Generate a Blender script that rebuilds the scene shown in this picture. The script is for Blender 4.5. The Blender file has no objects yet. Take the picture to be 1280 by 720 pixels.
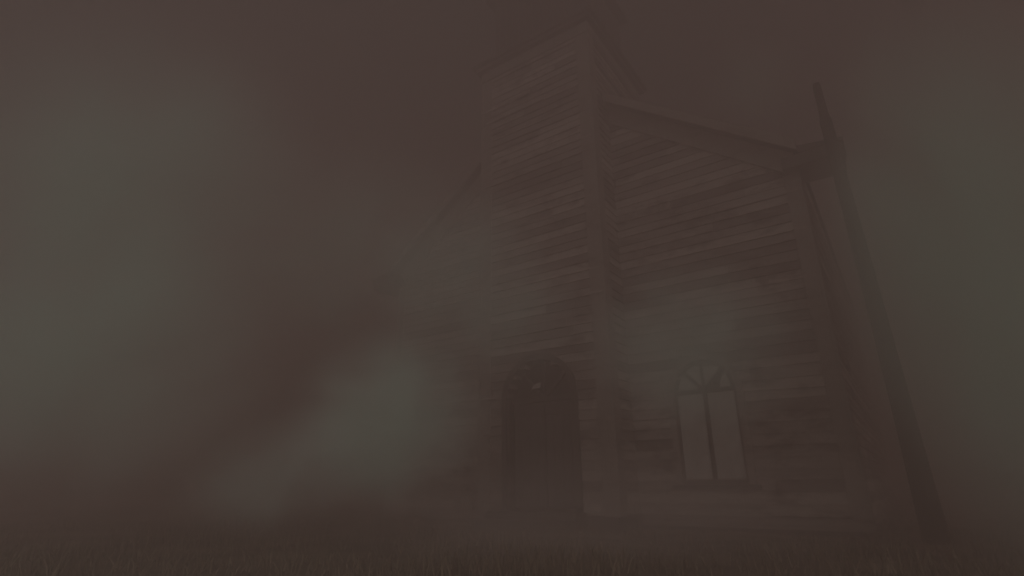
import bpy, bmesh, math, random
from mathutils import Vector, Matrix
random.seed(7)
R = math.radians
scene = bpy.context.scene
COL = scene.collection

# ------------------------------------------------------------------ helpers
class MB:
    def __init__(self):
        self.bm = bmesh.new()
        self.tone = self.bm.loops.layers.float_color.new('tone')
    def faces(self, pts, fcs, tone=0.5):
        vs = [self.bm.verts.new(p) for p in pts]
        for f in fcs:
            try:
                fa = self.bm.faces.new([vs[i] for i in f])
                for l in fa.loops:
                    l[self.tone] = (tone, tone, tone, 1)
            except ValueError:
                pass
        return vs
    def hexa(self, p, tone=0.5):
        # p: 8 points, bottom ring 0-3 (ccw from above), top ring 4-7
        return self.faces(p, [(3,2,1,0),(4,5,6,7),(0,1,5,4),(1,2,6,5),(2,3,7,6),(3,0,4,7)], tone)
    def box(self, x0, x1, y0, y1, z0, z1, tone=0.5):
        return self.hexa([(x0,y0,z0),(x1,y0,z0),(x1,y1,z0),(x0,y1,z0),(x0,y0,z1),(x1,y0,z1),(x1,y1,z1),(x0,y1,z1)], tone)
    def bar(self, a, b, w, d, n=(0,-1,0), tone=0.5):
        # bar from a to b: width w in the plane across n, depth d along n
        a, b, n = Vector(a), Vector(b), Vector(n).normalized()
        t = (b - a).normalized(); s = t.cross(n).normalized() * (w/2); m = n * (d/2)
        return self.hexa([a-s-m, a+s-m, a+s+m, a-s+m, b-s-m, b+s-m, b+s+m, b-s+m], tone)
    def arch(self, cx, cz, r0, r1, y0, y1, n=20, a0=0.0, a1=math.pi, tone=0.5):
        for i in range(n):
            a, b = a0+(a1-a0)*i/n, a0+(a1-a0)*(i+1)/n
            P = lambda r, t, y: (cx+r*math.cos(t), y, cz+r*math.sin(t))
            self.hexa([P(r0,b,y0),P(r0,a,y0),P(r0,a,y1),P(r0,b,y1),P(r1,b,y0),P(r1,a,y0),P(r1,a,y1),P(r1,b,y1)], tone)
    def sector(self, cx, cz, r, y0, y1, a0, a1, n=10, tone=0.5):
        pts = [(cx, cz)] + [(cx+r*math.cos(a0+(a1-a0)*i/n), cz+r*math.sin(a0+(a1-a0)*i/n)) for i in range(n+1)]
        self.slab(pts, y0, y1, tone)
    def slab(self, pts, y0, y1, tone=0.5):
        k = len(pts)
        P = [(x,y0,z) for x,z in pts] + [(x,y1,z) for x,z in pts]
        F = [tuple(range(k)), tuple(range(2*k-1,k-1,-1))] + [((i+1)%k,i,i+k,(i+1)%k+k) for i in range(k)]
        self.faces(P, F, tone)
    def build(self, name, mat, parent=None, bevel=0):
        bmesh.ops.recalc_face_normals(self.bm, faces=self.bm.faces[:])
        me = bpy.data.meshes.new(name); self.bm.to_mesh(me); self.bm.free()
        me.materials.append(mat)
        o = bpy.data.objects.new(name, me); COL.objects.link(o)
        if parent: o.parent = parent
        if bevel:
            b = o.modifiers.new('bevel', 'BEVEL'); b.width = bevel; b.segments = 2; b.limit_method = 'ANGLE'
        return o

def tag(o, label=None, cat=None, kind=None, group=None):
    if label: o['label'] = label
    if cat: o['category'] = cat
    if kind: o['kind'] = kind
    if group: o['group'] = group
    return o

# ------------------------------------------------------------------ materials
def mat_wood(name, c0, c1, rough=0.85, scale=(6,6,40), wear=None, wear_amt=0.5, bump=0.25):
    """weathered board: tone per board, grain, peeled patches"""
    m = bpy.data.materials.new(name); m.use_nodes = True
    nt = m.node_tree; N = nt.nodes; L = nt.links
    bs = N['Principled BSDF']; bs.inputs['Roughness'].default_value = rough
    bs.inputs['Specular IOR Level'].default_value = 0.25
    tc = N.new('ShaderNodeTexCoord'); mp = N.new('ShaderNodeMapping'); mp.inputs['Scale'].default_value = scale
    L.new(tc.outputs['Object'], mp.inputs['Vector'])
    g = N.new('ShaderNodeTexNoise'); g.inputs['Scale'].default_value = 1; g.inputs['Detail'].default_value = 6; g.inputs['Roughness'].default_value = 0.65
    L.new(mp.outputs['Vector'], g.inputs['Vector'])
    at = N.new('ShaderNodeAttribute'); at.attribute_name = 'tone'
    ad = N.new('ShaderNodeMath'); ad.operation = 'ADD'
    L.new(g.outputs['Fac'], ad.inputs[0]); L.new(at.outputs['Fac'], ad.inputs[1])
    ra = N.new('ShaderNodeMapRange'); ra.inputs['From Min'].default_value = 0.55; ra.inputs['From Max'].default_value = 1.45
    L.new(ad.outputs[0], ra.inputs['Value'])
    mx = N.new('ShaderNodeMix'); mx.data_type = 'RGBA'
    mx.inputs['A'].default_value = (*c0, 1); mx.inputs['B'].default_value = (*c1, 1)
    L.new(ra.outputs[0], mx.inputs['Factor'])
    col = mx.outputs['Result']
    if wear:
        w = N.new('ShaderNodeTexNoise'); w.inputs['Scale'].default_value = 2.3; w.inputs['Detail'].default_value = 8; w.inputs['Roughness'].default_value = 0.7
        mp2 = N.new('ShaderNodeMapping'); mp2.inputs['Scale'].default_value = (1, 1, 2.2)
        L.new(tc.outputs['Object'], mp2.inputs['Vector']); L.new(mp2.outputs['Vector'], w.inputs['Vector'])
        r2 = N.new('ShaderNodeMapRange'); r2.inputs['From Min'].default_value = 0.5; r2.inputs['From Max'].default_value = 0.66
        r2.inputs['To Max'].default_value = wear_amt
        L.new(w.outputs['Fac'], r2.inputs['Value'])
        m2 = N.new('ShaderNodeMix'); m2.data_type = 'RGBA'; m2.inputs['B'].default_value = (*wear, 1)
        L.new(r2.outputs[0], m2.inputs['Factor']); L.new(col, m2.inputs['A']); col = m2.outputs['Result']
    L.new(col, bs.inputs['Base Color'])
    bp = N.new('ShaderNodeBump'); bp.inputs['Strength'].default_value = bump; bp.inputs['Distance'].default_value = 0.01
    L.new(g.outputs['Fac'], bp.inputs['Height']); L.new(bp.outputs['Normal'], bs.inputs['Normal'])
    return m

M_SIDING = mat_wood('weathered_siding', (.27,.23,.21), (.66,.61,.56), scale=(1.2,1.2,30), wear=(.11,.065,.048), wear_amt=.85)
M_TRIM   = mat_wood('weathered_trim', (.30,.27,.245), (.50,.455,.415), scale=(14,14,1.6), wear=(.20,.15,.12), wear_amt=.5)
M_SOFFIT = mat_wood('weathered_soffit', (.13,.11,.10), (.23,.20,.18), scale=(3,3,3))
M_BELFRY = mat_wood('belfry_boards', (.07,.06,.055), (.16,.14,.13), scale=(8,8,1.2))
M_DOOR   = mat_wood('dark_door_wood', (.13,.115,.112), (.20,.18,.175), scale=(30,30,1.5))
M_MUNTIN = mat_wood('window_bar_wood', (.05,.045,.042), (.09,.08,.074), scale=(10,10,10))
M_POLE   = mat_wood('pole_wood', (.022,.018,.014), (.06,.047,.037), scale=(18,18,1.2), bump=.6)
M_ROOF   = mat_wood('roof_shingle', (.035,.032,.03), (.09,.08,.072), scale=(5,5,5))
M_STONE  = mat_wood('step_stone', (.10,.09,.08), (.24,.215,.19), scale=(5,5,5), bump=.5)
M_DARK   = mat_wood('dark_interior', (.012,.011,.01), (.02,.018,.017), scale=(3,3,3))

def mat_pane(name, c0, c1, rough):
    m = bpy.data.materials.new(name); m.use_nodes = True
    nt = m.node_tree; N = nt.nodes; L = nt.links; bs = N['Principled BSDF']
    tc = N.new('ShaderNodeTexCoord'); n = N.new('ShaderNodeTexNoise'); n.inputs['Scale'].default_value = 3.2; n.inputs['Detail'].default_value = 5
    L.new(tc.outputs['Object'], n.inputs['Vector'])
    r = N.new('ShaderNodeMapRange'); r.inputs['From Min'].default_value = .36; r.inputs['From Max'].default_value = .64
    L.new(n.outputs['Fac'], r.inputs['Value'])
    mx = N.new('ShaderNodeMix'); mx.data_type = 'RGBA'; mx.inputs['A'].default_value = (*c0,1); mx.inputs['B'].default_value = (*c1,1)
    L.new(r.outputs[0], mx.inputs['Factor']); L.new(mx.outputs['Result'], bs.inputs['Base Color'])
    bs.inputs['Roughness'].default_value = rough; bs.inputs['Specular IOR Level'].default_value = .6
    return m
M_PANE = mat_pane('fog_reflection_glass', (.66,.67,.63), (.86,.88,.84), .22)  # pale base colour stands in for fog reflected in the panes
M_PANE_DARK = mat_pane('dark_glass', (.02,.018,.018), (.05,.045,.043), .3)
M_SHARD = mat_pane('glint_glass', (.75,.72,.68), (.85,.82,.78), .15)  # glint on the glass put into its pale base colour

def mat_volume(name, color, density, noise=None, aniso=0.0):
    m = bpy.data.materials.new(name); m.use_nodes = True
    nt = m.node_tree; N = nt.nodes; L = nt.links
    N.remove(N['Principled BSDF'])
    v = N.new('ShaderNodeVolumePrincipled'); v.inputs['Color'].default_value = (*color, 1)
    v.inputs['Density'].default_value = density; v.inputs['Anisotropy'].default_value = aniso
    L.new(v.outputs['Volume'], N['Material Output'].inputs['Volume'])
    if noise:
        tc = N.new('ShaderNodeTexCoord')
        ln = N.new('ShaderNodeVectorMath'); ln.operation = 'LENGTH'; L.new(tc.outputs['Object'], ln.inputs[0])
        fo = N.new('ShaderNodeMapRange'); fo.interpolation_type = 'SMOOTHERSTEP'
        fo.inputs['From Min'].default_value = 1.0; fo.inputs['From Max'].default_value = 0.05
        L.new(ln.outputs['Value'], fo.inputs['Value'])
        n = N.new('ShaderNodeTexNoise'); n.inputs['Scale'].default_value = noise; n.inputs['Detail'].default_value = 3.5; n.inputs['Distortion'].default_value = .5
        L.new(tc.outputs['Object'], n.inputs['Vector'])
        nr = N.new('ShaderNodeMapRange'); nr.inputs['From Min'].default_value = .32; nr.inputs['From Max'].default_value = .68
        L.new(n.outputs['Fac'], nr.inputs['Value'])
        a = N.new('ShaderNodeMath'); a.operation = 'MULTIPLY'; L.new(fo.outputs[0], a.inputs[0]); L.new(nr.outputs[0], a.inputs[1])
        b = N.new('ShaderNodeMath'); b.operation = 'MULTIPLY'; b.inputs[1].default_value = density
        L.new(a.outputs[0], b.inputs[0]); L.new(b.outputs[0], v.inputs['Density'])
    return m

# ------------------------------------------------------------------ the church
# x runs along the front (to the right), y goes back into the church, camera near the origin
FY = 7.5                   # plane of the gable front
XL, XR = -8.02, -0.50      # nave corners
XM = (XL+XR)/2             # ridge line / tower axis
NB = 17.5                  # back of nave
EZ = 4.72                  # eave height
SL = 0.76                  # roof slope
RZ = EZ + SL*(XR-XM)
PT = 0.65                  # tower stands this far in front of the gable
TY = FY - PT
TX0, TX1 = -5.36, -3.14
TB = TY + (TX1-TX0)        # tower is square
TZ = 8.14
BZ = 0.16                  # bottom of the siding
EXP = 0.135                # clapboard exposure

church = bpy.data.objects.new('wooden_church', None); COL.objects.link(church)
church.location = (XM, TY, 0)
tag(church, 'abandoned clapboard church with square front tower and one arched window, fading into brown fog', 'church')
INV = Matrix.Translation((-XM, -TY, 0))
def part(mb, name, mat, parent=None, bevel=0, label=None):
    o = mb.build(name, mat, None, bevel)
    o.data.transform(INV)
    o.parent = parent or church
    if label: o['label'] = label
    return o

def siding(mb, frame, u0, u1, z0, ztop, holes, gable=None, jit=.004, back=0.12, missing=0.0):
    """courses of lapped boards on the plane given by frame(u, out, z); gable(z)->(lo, hi) clips; holes(z)->[(lo, hi)]"""
    z = z0; k = 0
    while z < ztop-.01:
        z1 = min(z+EXP, ztop)
        def span(zz):
            lo, hi = u0, u1
            if gable:
                a, b = gable(zz); lo, hi = max(lo, a), min(hi, b)
            return lo, hi
        (la, ha), (lb, hb) = span(z), span(z1)
        if ha-la < .05: break
        if hb-lb < .02: lb, hb = (lb+hb)/2-.01, (lb+hb)/2+.01
        segs = [(la, ha, lb, hb)]
        for (h0, h1) in holes((z+z1)/2):
            new = []
            for (a, b, c, d) in segs:
                if h1 <= a or h0 >= b: new.append((a,b,c,d)); continue
                if h0 > a: new.append((a, h0, c, h0))
                if h1 < b: new.append((h1, b, h1, d))
            segs = new
        for (a, b, c, d) in segs:
            P = lambda u, o, zz: frame(u, o, zz)
            # sheathing behind the boards
            mb.hexa([P(a,0,z),P(b,0,z),P(b,-back,z),P(a,-back,z),P(c,0,z1),P(d,0,z1),P(d,-back,z1),P(c,-back,z1)], .12)
            cuts = [a]
            x = a + random.uniform(.7, 3.4)
            while x < b-.5:
                cuts.append(x); x += random.uniform(1.6, 3.8)
            cuts.append(b)
            for i in range(len(cuts)-1):
                p, q = cuts[i], cuts[i+1]
                if random.random() < missing and q-p < 3: continue
                pt = c if i == 0 else p; qt = d if i == len(cuts)-2 else q
                g = .002
                if i: p += g; pt += g
                if i < len(cuts)-2: q -= g; qt -= g
                sag0, sag1 = random.gauss(0, jit), random.gauss(0, jit)
                if random.random() < .14: sag1 -= random.uniform(.006, .035)
                lift = random.uniform(.03, .046) + (random.uniform(.004,.02) if random.random() < .12 else 0)
                tone = min(1, max(0, random.gauss(.5, .3)))
                zt = min(z1+.022, ztop)
                mb.hexa([P(p,lift,z+sag0),P(q,lift,z+sag1),P(q,.001,z+sag1),P(p,.001,z+sag0),
                         P(pt,.007,zt+sag0),P(qt,.007,zt+sag1),P(qt,.001,zt+sag1),P(pt,.001,zt+sag0)], tone)
        z = z1; k += 1

front = lambda y0: (lambda u, o, z: (u, y0-o, z))
right = lambda x0: (lambda u, o, z: (x0+o, u, z))
left  = lambda x0: (lambda u, o, z: (x0-o, u, z))
back_ = lambda y0: (lambda u, o, z: (u, y0+o, z))

# openings
WX0, WX1, WZ0, WZS = -2.485, -1.665, .52, 1.70     # window
WC, WR = (WX0+WX1)/2, (WX1-WX0)/2
DX0, DX1, DZ0, DZS = -4.84, -3.72, .18, 1.74       # door
DC, DR = (DX0+DX1)/2, (DX1-DX0)/2
def arch_hole(x0, x1, z0, zs):
    c, r = (x0+x1)/2, (x1-x0)/2
    def f(z):
        if z < z0 or z > zs+r: return []
        h = r if z < zs else math.sqrt(max(0, r*r-(z-zs)**2))
        return [(c-h, c+h)]
    return f
gab = lambda z: (XM-(RZ-z)/SL, XM+(RZ-z)/SL)

mb = MB()
win = arch_hole(WX0, WX1, WZ0, WZS)
siding(mb, front(FY), XL, XR, BZ, RZ-.06, lambda z: win(z), gab, missing=.006)
part(mb, 'front_wall', M_SIDING)
mb = MB()
siding(mb, right(XR), FY+.125, NB, BZ, EZ, lambda z: [])
part(mb, 'side_wall', M_SIDING)
mb = MB()
siding(mb, left(XL), FY+.125, NB, BZ, EZ, lambda z: [])
part(mb, 'side_wall', M_SIDING)
mb = MB()
siding(mb, back_(NB), XL, XR, BZ, RZ-.06, lambda z: [], gab)
part(mb, 'back_wall', M_SIDING)
mb = MB()
mb.box(XL+.04, XR-.04, FY+.02, NB-.02, -.3, BZ-.004, .5)
mb.box(TX0+.04, TX1-.04, TY+.03, FY+.016, -.3, BZ-.004, .5)
part(mb, 'foundation', M_STONE)

# tower body
mb = MB()
door = arch_hole(DX0, DX1, DZ0, DZS)
siding(mb, front(TY), TX0, TX1, BZ, TZ, door, missing=.006)
siding(mb, right(TX1), TY+.125, TB, BZ, TZ, lambda z: [])
siding(mb, left(TX0), TY+.125, TB, BZ, TZ, lambda z: [])
siding(mb, back_(TB), TX0, TX1, RZ-1.3, TZ, lambda z: [])
tower = part(mb, 'tower', M_SIDING)
# tower corner boards
for sx, x in ((-1, TX0), (1, TX1)):
    mb = MB()
    mb.box(x-(.20 if sx > 0 else -.0), x+(0 if sx > 0 else .20), TY-.042, TY-.0305, BZ-.02, TZ-.22, .62)
    mb.box(min(x, x+sx*.046), max(x, x+sx*.046), TY-.045, TY+.17, BZ-.02, TZ-.22, .55)
    part(mb, 'corner_board', M_TRIM, tower, .004)
# tower eaves: frieze, soffit and crown
mb = MB()
mb.box(TX0-.05, TX1+.05, TY-.05, TB+.05, TZ-.20, TZ+.02, .45)
part(mb, 'frieze', M_TRIM, tower, .006)
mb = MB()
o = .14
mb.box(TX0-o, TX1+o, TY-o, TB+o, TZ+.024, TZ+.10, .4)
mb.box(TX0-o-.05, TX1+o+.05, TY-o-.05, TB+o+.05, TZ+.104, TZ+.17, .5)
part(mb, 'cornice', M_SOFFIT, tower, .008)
# belfry of upright boards with a low hipped roof
cx, cy = XM, (TY+TB)/2
h = (TX1-TX0)/2-.16; bz0, bz1 = TZ+.176, TZ+1.9
mb = MB()
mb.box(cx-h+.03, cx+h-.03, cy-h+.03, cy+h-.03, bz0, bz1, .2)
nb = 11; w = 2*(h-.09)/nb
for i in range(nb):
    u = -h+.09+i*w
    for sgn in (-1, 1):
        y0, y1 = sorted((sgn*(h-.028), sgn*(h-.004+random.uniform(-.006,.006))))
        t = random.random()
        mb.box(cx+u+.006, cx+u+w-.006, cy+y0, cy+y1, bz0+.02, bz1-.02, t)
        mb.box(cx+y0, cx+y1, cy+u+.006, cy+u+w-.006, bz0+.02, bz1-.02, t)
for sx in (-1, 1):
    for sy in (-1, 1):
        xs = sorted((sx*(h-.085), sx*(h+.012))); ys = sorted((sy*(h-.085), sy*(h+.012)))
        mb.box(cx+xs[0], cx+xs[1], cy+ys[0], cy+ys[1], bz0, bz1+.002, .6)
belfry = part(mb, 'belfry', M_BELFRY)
mb = MB(); k = h+.16; z0 = bz1+.006
mb.box(cx-k, cx+k, cy-k, cy+k, z0, z0+.09, .4)
mb.faces([(cx-k,cy-k,z0+.094),(cx+k,cy-k,z0+.094),(cx+k,cy+k,z0+.094),(cx-k,cy+k,z0+.094),(cx,cy,z0+.80)], [(0,1,4),(1,2,4),(2,3,4),(3,0,4),(3,2,1,0)])
part(mb, 'roof', M_ROOF, belfry)

# nave corner boards
for sx, x in ((-1, XL), (1, XR)):
    mb = MB()
    mb.box(min(x, x-sx*.15), max(x, x-sx*.15), FY-.044, FY-.032, BZ-.04, EZ-.06, .62)
    mb.box(min(x, x+sx*.048), max(x, x+sx*.048), FY-.046, FY+.18, BZ-.04, EZ-.06, .5)
    part(mb, 'corner_board', M_TRIM, None, .004)
# water table
mb = MB()
mb.box(XL-.06, TX0-.05, FY-.06, FY-.001, BZ-.14, BZ-.008, .35)
part(mb, 'base_board', M_SIDING)
mb = MB(); mb.box(TX1+.05, XR+.06, FY-.06, FY-.001, BZ-.14, BZ-.008, .35)
part(mb, 'base_board', M_SIDING)

# roof with rake boards
OV, OF = .09, .26       # side and front overhang
mb = MB()
for s in (-1, 1):
    x1 = XM + s*(XR-XM+OV); z1 = RZ - SL*(XR-XM+OV)
    th = .09
    ys = (FY-OF, NB+OF)
    up = .10
    # deck, kept clear of the tower by starting behind it near the ridge
    P = [(XM+s*.002, ys[0], RZ+up), (x1, ys[0], z1+up), (x1, ys[1], z1+up), (XM+s*.002, ys[1], RZ+up)]
    Q = [(x, y, z+th) for x, y, z in P]
    mb.hexa(P+Q, .4)
    nn = 34
    for i in range(1, nn):
        t = i/nn
        mb.bar((XM+(x1-XM)*t, ys[0], RZ+(z1-RZ)*t+up+th+.006), (XM+(x1-XM)*t, ys[1], RZ+(z1-RZ)*t+up+th+.006), .04, .016, (0,0,1), random.random())
part(mb, 'roof', M_ROOF)
for s in (-1, 1):       # rake board on the gable face and barge board on the roof edge
    mb = MB()
    xa = TX1+.05 if s > 0 else TX0-.05
    xb = XM + s*(XR-XM+.02)
    za, zb = RZ-SL*abs(xa-XM), RZ-SL*abs(xb-XM)
    w = .30
    y0, y1 = FY-.075, FY-.034
    p = [(xa,za-w),(xb,zb-w),(xb,zb+.09),(xa,za+.09)]
    mb.slab(p, y0, y1, .6)
    part(mb, 'frieze', M_TRIM, None, .004)
    mb = MB()
    xb = XM + s*(XR-XM+OV); zb = RZ-SL*abs(xb-XM)
    mb.slab([(xa,za+.03),(xb,zb+.03),(xb,zb+.20),(xa,za+.20)], FY-OF-.035, FY-OF-.003, .6)
    part(mb, 'barge_board', M_TRIM, None, .004)
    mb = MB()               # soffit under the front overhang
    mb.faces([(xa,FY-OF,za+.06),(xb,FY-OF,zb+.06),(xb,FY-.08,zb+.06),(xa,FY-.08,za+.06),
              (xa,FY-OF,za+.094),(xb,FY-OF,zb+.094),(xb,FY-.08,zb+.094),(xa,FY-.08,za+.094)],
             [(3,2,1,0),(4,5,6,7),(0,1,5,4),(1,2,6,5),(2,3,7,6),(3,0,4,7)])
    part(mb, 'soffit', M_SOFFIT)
    mb = MB()               # boxed eave along the side, with a deeper return at the front corner
    xe = XR if s > 0 else XL
    x_out = xe + s*.058
    mb.box(min(xe+s*.034,x_out), max(xe+s*.034,x_out), FY+.45, NB, EZ-.26, EZ-.02, .5)
    part(mb, 'frieze', M_TRIM)
    mb = MB()
    x_out = xe + s*.59; x_in = xe - s*.12
    mb.box(min(x_in,x_out), max(x_in,x_out), FY-OF-.02, FY-.08, EZ-.27, EZ-.10, .3)
    mb.box(min(xe+s*.052,x_out), max(xe+s*.052,x_out), FY-.079, FY+.30, EZ-.27, EZ-.10, .3)
    xr = xe + s*.10; zr = EZ+.02
    xs = [xr, x_out+s*.03, x_out+s*.03, xr]
    zs = [EZ-.096, EZ-.096, EZ-.05, zr]
    y0, y1 = FY-OF-.03, FY+.30
    mb.slab(list(zip(xs, zs)), y0, y1, .4)       # small pent roof over the return
    part(mb, 'cornice_return', M_SOFFIT, None, .008)

# arched window
wn = MB()
wy0, wy1 = FY-.055, FY-.005
wn.box(WX0-.085, WX0-.001, wy0, wy1, WZ0, WZS, .45); wn.box(WX1+.001, WX1+.085, wy0, wy1, WZ0, WZS, .45)
wn.arch(WC, WZS, WR+.001, WR+.085, wy0, wy1, 22, tone=.45)
window = part(wn, 'window', M_SIDING)
mb = MB(); t = .032
mb.box(WX0, WX0+t, FY-.03, FY+.04, WZ0, WZS, .4); mb.box(WX1-t, WX1, FY-.03, FY+.04, WZ0, WZS, .4)
mb.box(WX0+t, WX1-t, FY-.03, FY+.04, WZ0, WZ0+.05, .4)
mb.arch(WC, WZS, WR-t, WR, FY-.03, FY+.04, 22, tone=.4)
part(mb, 'sash', M_SOFFIT, window)
mb = MB()
mb.box(WC-.024, WC+.024, FY-.028, FY+.02, WZ0+.052, WZS-.024, .5)
mb.box(WX0+t, WX1-t, FY-.034, FY+.02, WZS-.026, WZS+.026, .4)
for a in (48, 92, 134):
    c, s_ = math.cos(R(a)), math.sin(R(a))
    mb.bar((WC+.05*c, FY-.006, WZS+.05*s_), (WC+(WR-t)*c, FY-.006, WZS+(WR-t)*s_), .036, .036)
mb.sector(WC, WZS+.002, .085, FY-.036, FY+.01, 0, math.pi, 12, .4)
part(mb, 'muntin', M_MUNTIN, window)
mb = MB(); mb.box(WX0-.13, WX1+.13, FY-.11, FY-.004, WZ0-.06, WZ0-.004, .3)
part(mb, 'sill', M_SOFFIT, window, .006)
for (x0, x1) in ((WX0+t, WC-.026), (WC+.026, WX1-t)):
    mb = MB(); mb.box(x0, x1, FY+.004, FY+.010, WZ0+.052, WZS-.028)
    part(mb, 'pane', M_PANE, window)
rr = WR-t-.003
for a0, a1, mm in ((136, 178, M_PANE), (94, 132, M_PANE), (50, 90, M_PANE)):
    mb = MB(); mb.sector(WC, WZS+.028, rr-.03, FY+.004, FY+.010, R(a0), R(a1), 10)
    part(mb, 'pane', mm, window)
mb = MB(); mb.slab([(WC+.20, WZS+.03), (WC+.345, WZS+.03), (WC+.325, WZS+.14), (WC+.285, WZS+.215), (WC+.235, WZS+.16)], FY+.004, FY+.010)
part(mb, 'pane', M_PANE, window, label='broken pane with a dark hole at the right of the fanlight')
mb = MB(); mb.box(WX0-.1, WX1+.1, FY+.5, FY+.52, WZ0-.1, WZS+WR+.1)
part(mb, 'dark_backing', M_DARK)  # dark sheet added behind the window, coloured as the unlit interior

# arched door in the tower
mb = MB()
y0, y1 = TY-.06, TY-.004
mb.box(DX0-.09, DX0-.001, y0, y1, BZ, DZS, .2); mb.box(DX1+.001, DX1+.09, y0, y1, BZ, DZS, .2)
mb.arch(DC, DZS, DR+.001, DR+.09, y0, y1, 22, tone=.2)
# reveals
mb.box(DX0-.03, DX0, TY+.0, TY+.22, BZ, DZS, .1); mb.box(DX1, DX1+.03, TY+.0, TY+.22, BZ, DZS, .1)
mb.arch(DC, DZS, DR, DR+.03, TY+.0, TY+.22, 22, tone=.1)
doorway = part(mb, 'doorway', M_SOFFIT)
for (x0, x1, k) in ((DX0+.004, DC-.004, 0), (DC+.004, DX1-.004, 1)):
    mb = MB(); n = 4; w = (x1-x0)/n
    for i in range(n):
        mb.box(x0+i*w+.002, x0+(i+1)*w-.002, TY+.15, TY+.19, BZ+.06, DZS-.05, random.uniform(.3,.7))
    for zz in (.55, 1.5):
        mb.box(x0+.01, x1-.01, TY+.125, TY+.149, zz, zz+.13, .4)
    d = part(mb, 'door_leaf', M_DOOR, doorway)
mb = MB(); mb.box(DX0, DX1, TY+.10, TY+.19, DZS-.045, DZS+.02, .3)
for a in (45, 90, 135):
    c, s_ = math.cos(R(a)), math.sin(R(a))
    mb.bar((DC, TY+.15, DZS+.02), (DC+DR*c, TY+.15, DZS+DR*s_), .035, .04)
part(mb, 'transom_bar', M_DOOR, doorway)
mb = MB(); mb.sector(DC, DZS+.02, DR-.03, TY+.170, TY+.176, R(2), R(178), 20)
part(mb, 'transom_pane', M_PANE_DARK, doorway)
mb = MB()
sx, sz = DC-.22, DZS+.185
mb.slab([(sx-.01,sz-.055),(sx+.03,sz-.02),(sx+.155,sz-.02),(sx+.165,sz+.055),(sx+.08,sz+.05),(sx+.03,sz+.015)], TY+.118, TY+.124)
part(mb, 'transom_pane', M_SHARD, doorway, label='shard of glass in the arched transom, its glint painted pale')
mb = MB()
for i, (d_, h_) in enumerate(((.55,.10),(.28,.19))):
    mb.box(DX0-.16, DX1+.16, TY-.075-d_, TY-.062-(.30 if i==0 else 0), -.05, h_, .5)
part(mb, 'doorstep', M_STONE, None, .015)

# ------------------------------------------------------------------ utility pole
def make_pole(px, py):
    bm = bmesh.new(); tl = bm.loops.layers.float_color.new('tone')
    prof = [(-.4,.116),(0,.114),(.3,.108),(.9,.096),(2.0,.084),(3.3,.076),(4.3,.070),(4.86,.066),(4.88,.050),(5.1,.048),(5.37,.046),(5.41,.038)]
    n = 20; rings = []
    ph = [random.uniform(-.012,.012) for _ in range(n)]
    for k, (z, r) in enumerate(prof):
        ring = []
        for i in range(n):
            a = 2*math.pi*i/n
            q = r*(1+ph[i]*3+random.uniform(-.02,.02))
            ring.append(bm.verts.new((q*math.cos(a)+.004*math.sin(z*.9), q*math.sin(a)+.004*math.cos(z*.7), z+(random.uniform(-.012,.012) if k==len(prof)-1 else 0))))
        rings.append(ring)
    for a, b in zip(rings, rings[1:]):
        for i in range(n):
            bm.faces.new((a[i], a[(i+1)%n], b[(i+1)%n], b[i]))
    bm.faces.new(rings[-1]); bm.faces.new(rings[0][::-1])
    for f in bm.faces:
        f.smooth = len(f.verts) == 4
        for l in f.loops: l[tl] = (.5,.5,.5,1)
    me = bpy.data.meshes.new('utility_pole'); bm.to_mesh(me); bm.free(); me.materials.append(M_POLE)
    o = bpy.data.objects.new('utility_pole', me); COL.objects.link(o); o.location = (px, py, 0); o.rotation_euler = (.0095, -.0137, 0)
    return tag(o, 'dark bare wooden utility pole standing at the right corner of the church', 'utility pole')
make_pole(.055, 7.06)

# ------------------------------------------------------------------ ground and grass
def gh(x, y):
    return .035*math.sin(x*.9+.4)*math.cos(y*.7)+.02*math.sin(x*2.3+y*1.7)-.02
def ground():
    bm = bmesh.new(); S = 23.3; n = 92
    vs = {}
    for i in range(n+1):
        for j in range(n+1):
            a, b = (i/n*2-1), (j/n*2-1)
            x = (18.4 if a > 0 else 23.5)*a*abs(a)**.7 - 3; y = (27.3 if b > 0 else 8.7)*b*abs(b)**.7 + 7
            vs[i,j] = bm.verts.new((x, y, gh(x,y)))
    for i in range(n):
        for j in range(n):
            bm.faces.new((vs[i,j],vs[i+1,j],vs[i+1,j+1],vs[i,j+1])).smooth = True
    me = bpy.data.meshes.new('ground'); bm.to_mesh(me); bm.free()
    m = bpy.data.materials.new('rough_ground'); m.use_nodes = True
    nt = m.node_tree; N = nt.nodes; L = nt.links; bs = N['Principled BSDF']; bs.inputs['Roughness'].default_value = .95
    bs.inputs['Specular IOR Level'].default_value = .1
    tc = N.new('ShaderNodeTexCoord'); no = N.new('ShaderNodeTexNoise'); no.inputs['Scale'].default_value = 1.4; no.inputs['Detail'].default_value = 9
    L.new(tc.outputs['Object'], no.inputs['Vector'])
    cr = N.new('ShaderNodeValToRGB'); e = cr.color_ramp.elements
    e[0].position = .35; e[0].color = (.17,.145,.115,1); e[1].position = .68; e[1].color = (.36,.31,.25,1)
    L.new(no.outputs['Fac'], cr.inputs['Fac']); L.new(cr.outputs['Color'], bs.inputs['Base Color'])
    bp = N.new('ShaderNodeBump'); bp.inputs['Strength'].default_value = .6; bp.inputs['Distance'].default_value = .03
    L.new(no.outputs['Fac'], bp.inputs['Height']); L.new(bp.outputs['Normal'], bs.inputs['Normal'])
    me.materials.append(m)
    o = bpy.data.objects.new('ground', me); COL.objects.link(o); tag(o, kind='structure')
ground()

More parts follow.
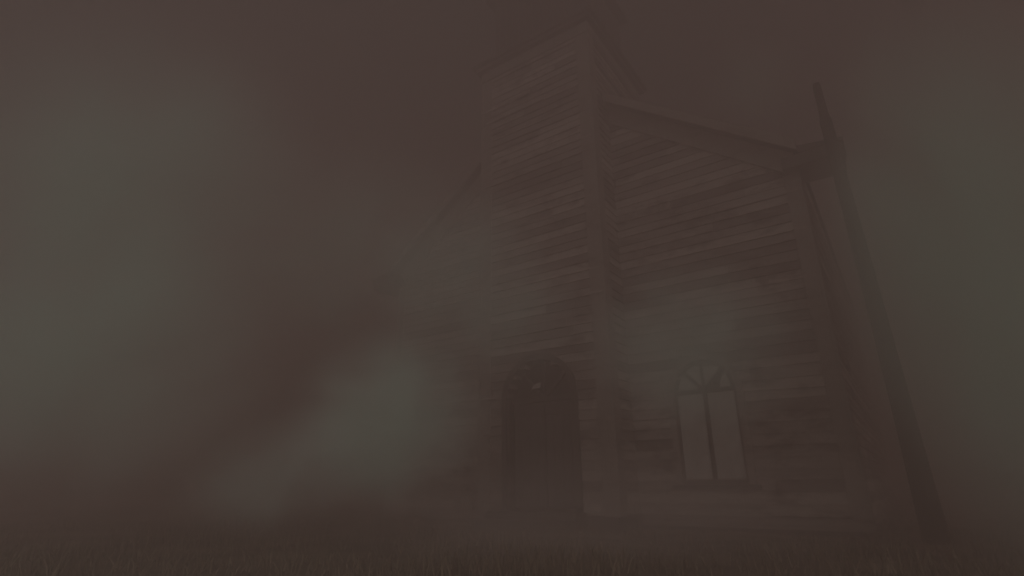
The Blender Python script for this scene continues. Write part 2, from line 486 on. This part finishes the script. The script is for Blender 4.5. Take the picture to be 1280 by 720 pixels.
def grass():
    bm = bmesh.new(); tl = bm.loops.layers.float_color.new('tone')
    cnt = 0
    while cnt < 15000:
        d = 2.6 + 9.5*random.random()**1.3; a = R(34.8)+R(random.uniform(-50,50))
        x, y = -d*math.sin(a), d*math.cos(a)
        if XL-.02 < x < XR+.02 and y > FY-.05: continue
        if TX0-.1 < x < TX1+.1 and y > TY-.1: continue
        if DX0-.2 < x < DX1+.2 and y > TY-.66: continue
        if (x-.05)**2+(y-7.06)**2 < .03: continue
        cl = .5+.5*math.sin(x*1.7+1.3*math.sin(y*1.1))*math.cos(y*1.9)
        if random.random() > .35+.65*cl: continue
        h = random.uniform(.03,.14)*(.4+1.0*cl)
        w = random.uniform(.003,.006)
        th = random.uniform(0, 2*math.pi); lx, ly = random.gauss(0,.35)*h, random.gauss(0,.35)*h
        z = gh(x,y)-.01
        c, s = math.cos(th)*w, math.sin(th)*w
        v = [bm.verts.new(p) for p in ((x-c,y-s,z),(x+c,y+s,z),(x+c*.7+lx*.4,y+s*.7+ly*.4,z+h*.6),(x-c*.7+lx*.4,y-s*.7+ly*.4,z+h*.6),(x+lx,y+ly,z+h))]
        t = random.random()
        for f in (bm.faces.new((v[0],v[1],v[2],v[3])), bm.faces.new((v[3],v[2],v[4]))):
            for l in f.loops: l[tl] = (t,t,t,1)
        cnt += 1
    me = bpy.data.meshes.new('grass'); bm.to_mesh(me); bm.free()
    me.materials.append(mat_wood('dry_grass', (.16,.135,.10), (.36,.30,.22), scale=(2,2,2), bump=0))
    o = bpy.data.objects.new('grass', me); COL.objects.link(o)
    tag(o, 'short dead grass growing on the dark ground in front of the church', 'grass', kind='stuff')
grass()

# ------------------------------------------------------------------ air
HAZE_COL = (.981, .872, .846); HAZE_D = .165
def haze():
    mb = MB(); mb.box(-27, 16, -1.8, 35, -1.3, 11.3)
    o = mb.build('haze', mat_volume('haze_air', HAZE_COL, HAZE_D, aniso=.5))
    tag(o, 'brown evening fog filling the air around the church', 'fog', kind='stuff')
haze()

CAM = Vector((0, 0, .55)); YAW, PITCH, ROLL, F = R(34.8), R(19.8), R(.5), 679.0
def mist(px, d, rx, ry, rz, dens, noise, label, rot=0, col=(.80,.985,.90)):
    """a drifting bank of denser fog: a body in the air, px gives its place in the frame"""
    X, Y = px[0]-640, 360-px[1]
    fw = F*math.cos(PITCH)-Y*math.sin(PITCH); up = F*math.sin(PITCH)+Y*math.cos(PITCH)
    v = Vector((X*math.cos(YAW)-fw*math.sin(YAW), X*math.sin(YAW)+fw*math.cos(YAW), up)).normalized()
    bm = bmesh.new(); bmesh.ops.create_icosphere(bm, subdivisions=3, radius=1)
    me = bpy.data.meshes.new('mist'); bm.to_mesh(me); bm.free()
    me.materials.append(mat_volume('mist_air', col, dens, noise, aniso=-.45))
    o = bpy.data.objects.new('mist', me); COL.objects.link(o)
    o.location = CAM + v*d; o.scale = (rx, ry, rz); o.rotation_euler = (0, R(rot), YAW)
    tag(o, label, 'mist', kind='stuff')
mist((487,512), 5.6, 1.25, .9, 1.1, 3.6, 1.4, 'brightest pale bank of mist drifting in front of the left end of the church', -18)
mist((350,585), 5.0, 1.1, .8, .6, 1.1, 1.6, 'low wisp of pale mist over the grass left of the church', -12)
mist((570,330), 5.4, 1.25, .8, 1.2, 1.3, 1.6, 'faint veil of mist in front of the roof slope left of the tower', 15)
mist((866,428), 4.8, 1.2, .7, 1.0, 2.1, 1.6, 'thin wisp of pale mist hanging in front of the arched window', 10)
mist((1240,310), 5.4, 1.35, 1.2, 2.9, 3.8, 1.5, 'tall bank of pale mist standing to the right of the utility pole')
mist((800,640), 4.6, 3.4, 1.0, .7, .45, 1.8, 'thin layer of brown ground mist added to brighten the low door and window', 0, (.96, .88, .84))  # added low bank, scatters light over the dark foot of the front
mist((430,300), 6.5, 2.0, 1.1, 1.5, .8, 1.9, 'faint drifting mist in the gap of sky left of the tower', -20)
mist((640,395), 4.9, .9, .6, .8, 1.1, 1.8, 'thin pale mist drifting across the tower just above the door', 10)
mist((945,105), 8.5, .8, .7, .9, 1.2, 1.5, 'small puff of mist above the right slope of the roof')
mist((170,210), 6.2, 2.1, 1.5, 1.9, 1.5, 1.5, 'broad bank of pale mist hanging high in the air at the left', 20)
mist((110,420), 5.8, 2.0, 1.4, 1.6, 1.7, 1.5, 'wide pale mist patch low at the far left of the church', 10)

# ------------------------------------------------------------------ light and sky
world = bpy.data.worlds.new('World'); scene.world = world; world.use_nodes = True
nt = world.node_tree; N = nt.nodes; L = nt.links
sky = N.new('ShaderNodeTexSky'); sky.sky_type = 'NISHITA'; sky.sun_disc = False
SUN_EL, SUN_AZ = R(17), R(144)
sky.sun_elevation = SUN_EL; sky.sun_rotation = SUN_AZ; sky.dust_density = 4; sky.air_density = 1.0
hs = N.new('ShaderNodeHueSaturation'); hs.inputs['Saturation'].default_value = .12
L.new(sky.outputs['Color'], hs.inputs['Color'])
bg = N['Background']; bg.inputs['Strength'].default_value = .06
tn = N.new('ShaderNodeMix'); tn.data_type = 'RGBA'; tn.blend_type = 'MULTIPLY'; tn.inputs['Factor'].default_value = 1
tn.inputs['B'].default_value = (1, .94, .90, 1)          # dull brown dusk overcast
L.new(hs.outputs['Color'], tn.inputs['A']); L.new(tn.outputs['Result'], bg.inputs['Color'])
sl = bpy.data.lights.new('sun', 'SUN'); sl.energy = 4.0; sl.angle = R(30); sl.color = (1, .97, .94)
so = bpy.data.objects.new('sun', sl); COL.objects.link(so)
sd = Vector((math.sin(SUN_AZ)*math.cos(SUN_EL), math.cos(SUN_AZ)*math.cos(SUN_EL), math.sin(SUN_EL)))
so.rotation_euler = sd.to_track_quat('Z', 'Y').to_euler(); so.location = (0, -5, 20)

# ------------------------------------------------------------------ camera
cd = bpy.data.cameras.new('camera'); cam = bpy.data.objects.new('camera', cd); COL.objects.link(cam)
cd.sensor_width = 36; cd.lens = 36*F/1280; cd.clip_start = .05; cd.clip_end = 500
cam.matrix_world = Matrix.Translation(CAM) @ Matrix.Rotation(YAW, 4, 'Z') @ Matrix.Rotation(R(90)+PITCH, 4, 'X') @ Matrix.Rotation(-ROLL, 4, 'Z')
scene.camera = cam

vs = scene.view_settings
vs.view_transform = 'Standard'; vs.look = 'None'; vs.gamma = 1; vs.use_curve_mapping = False
vs.exposure = -2.82
scene.render.film_transparent = False
scene.cycles.volume_bounces = 12; scene.cycles.max_bounces = 12; scene.cycles.diffuse_bounces = 3
scene.cycles.volume_step_rate = 3.0; scene.cycles.volume_max_steps = 64
scene.cycles.use_denoising = True; scene.cycles.use_adaptive_sampling = True; scene.cycles.adaptive_threshold = .03
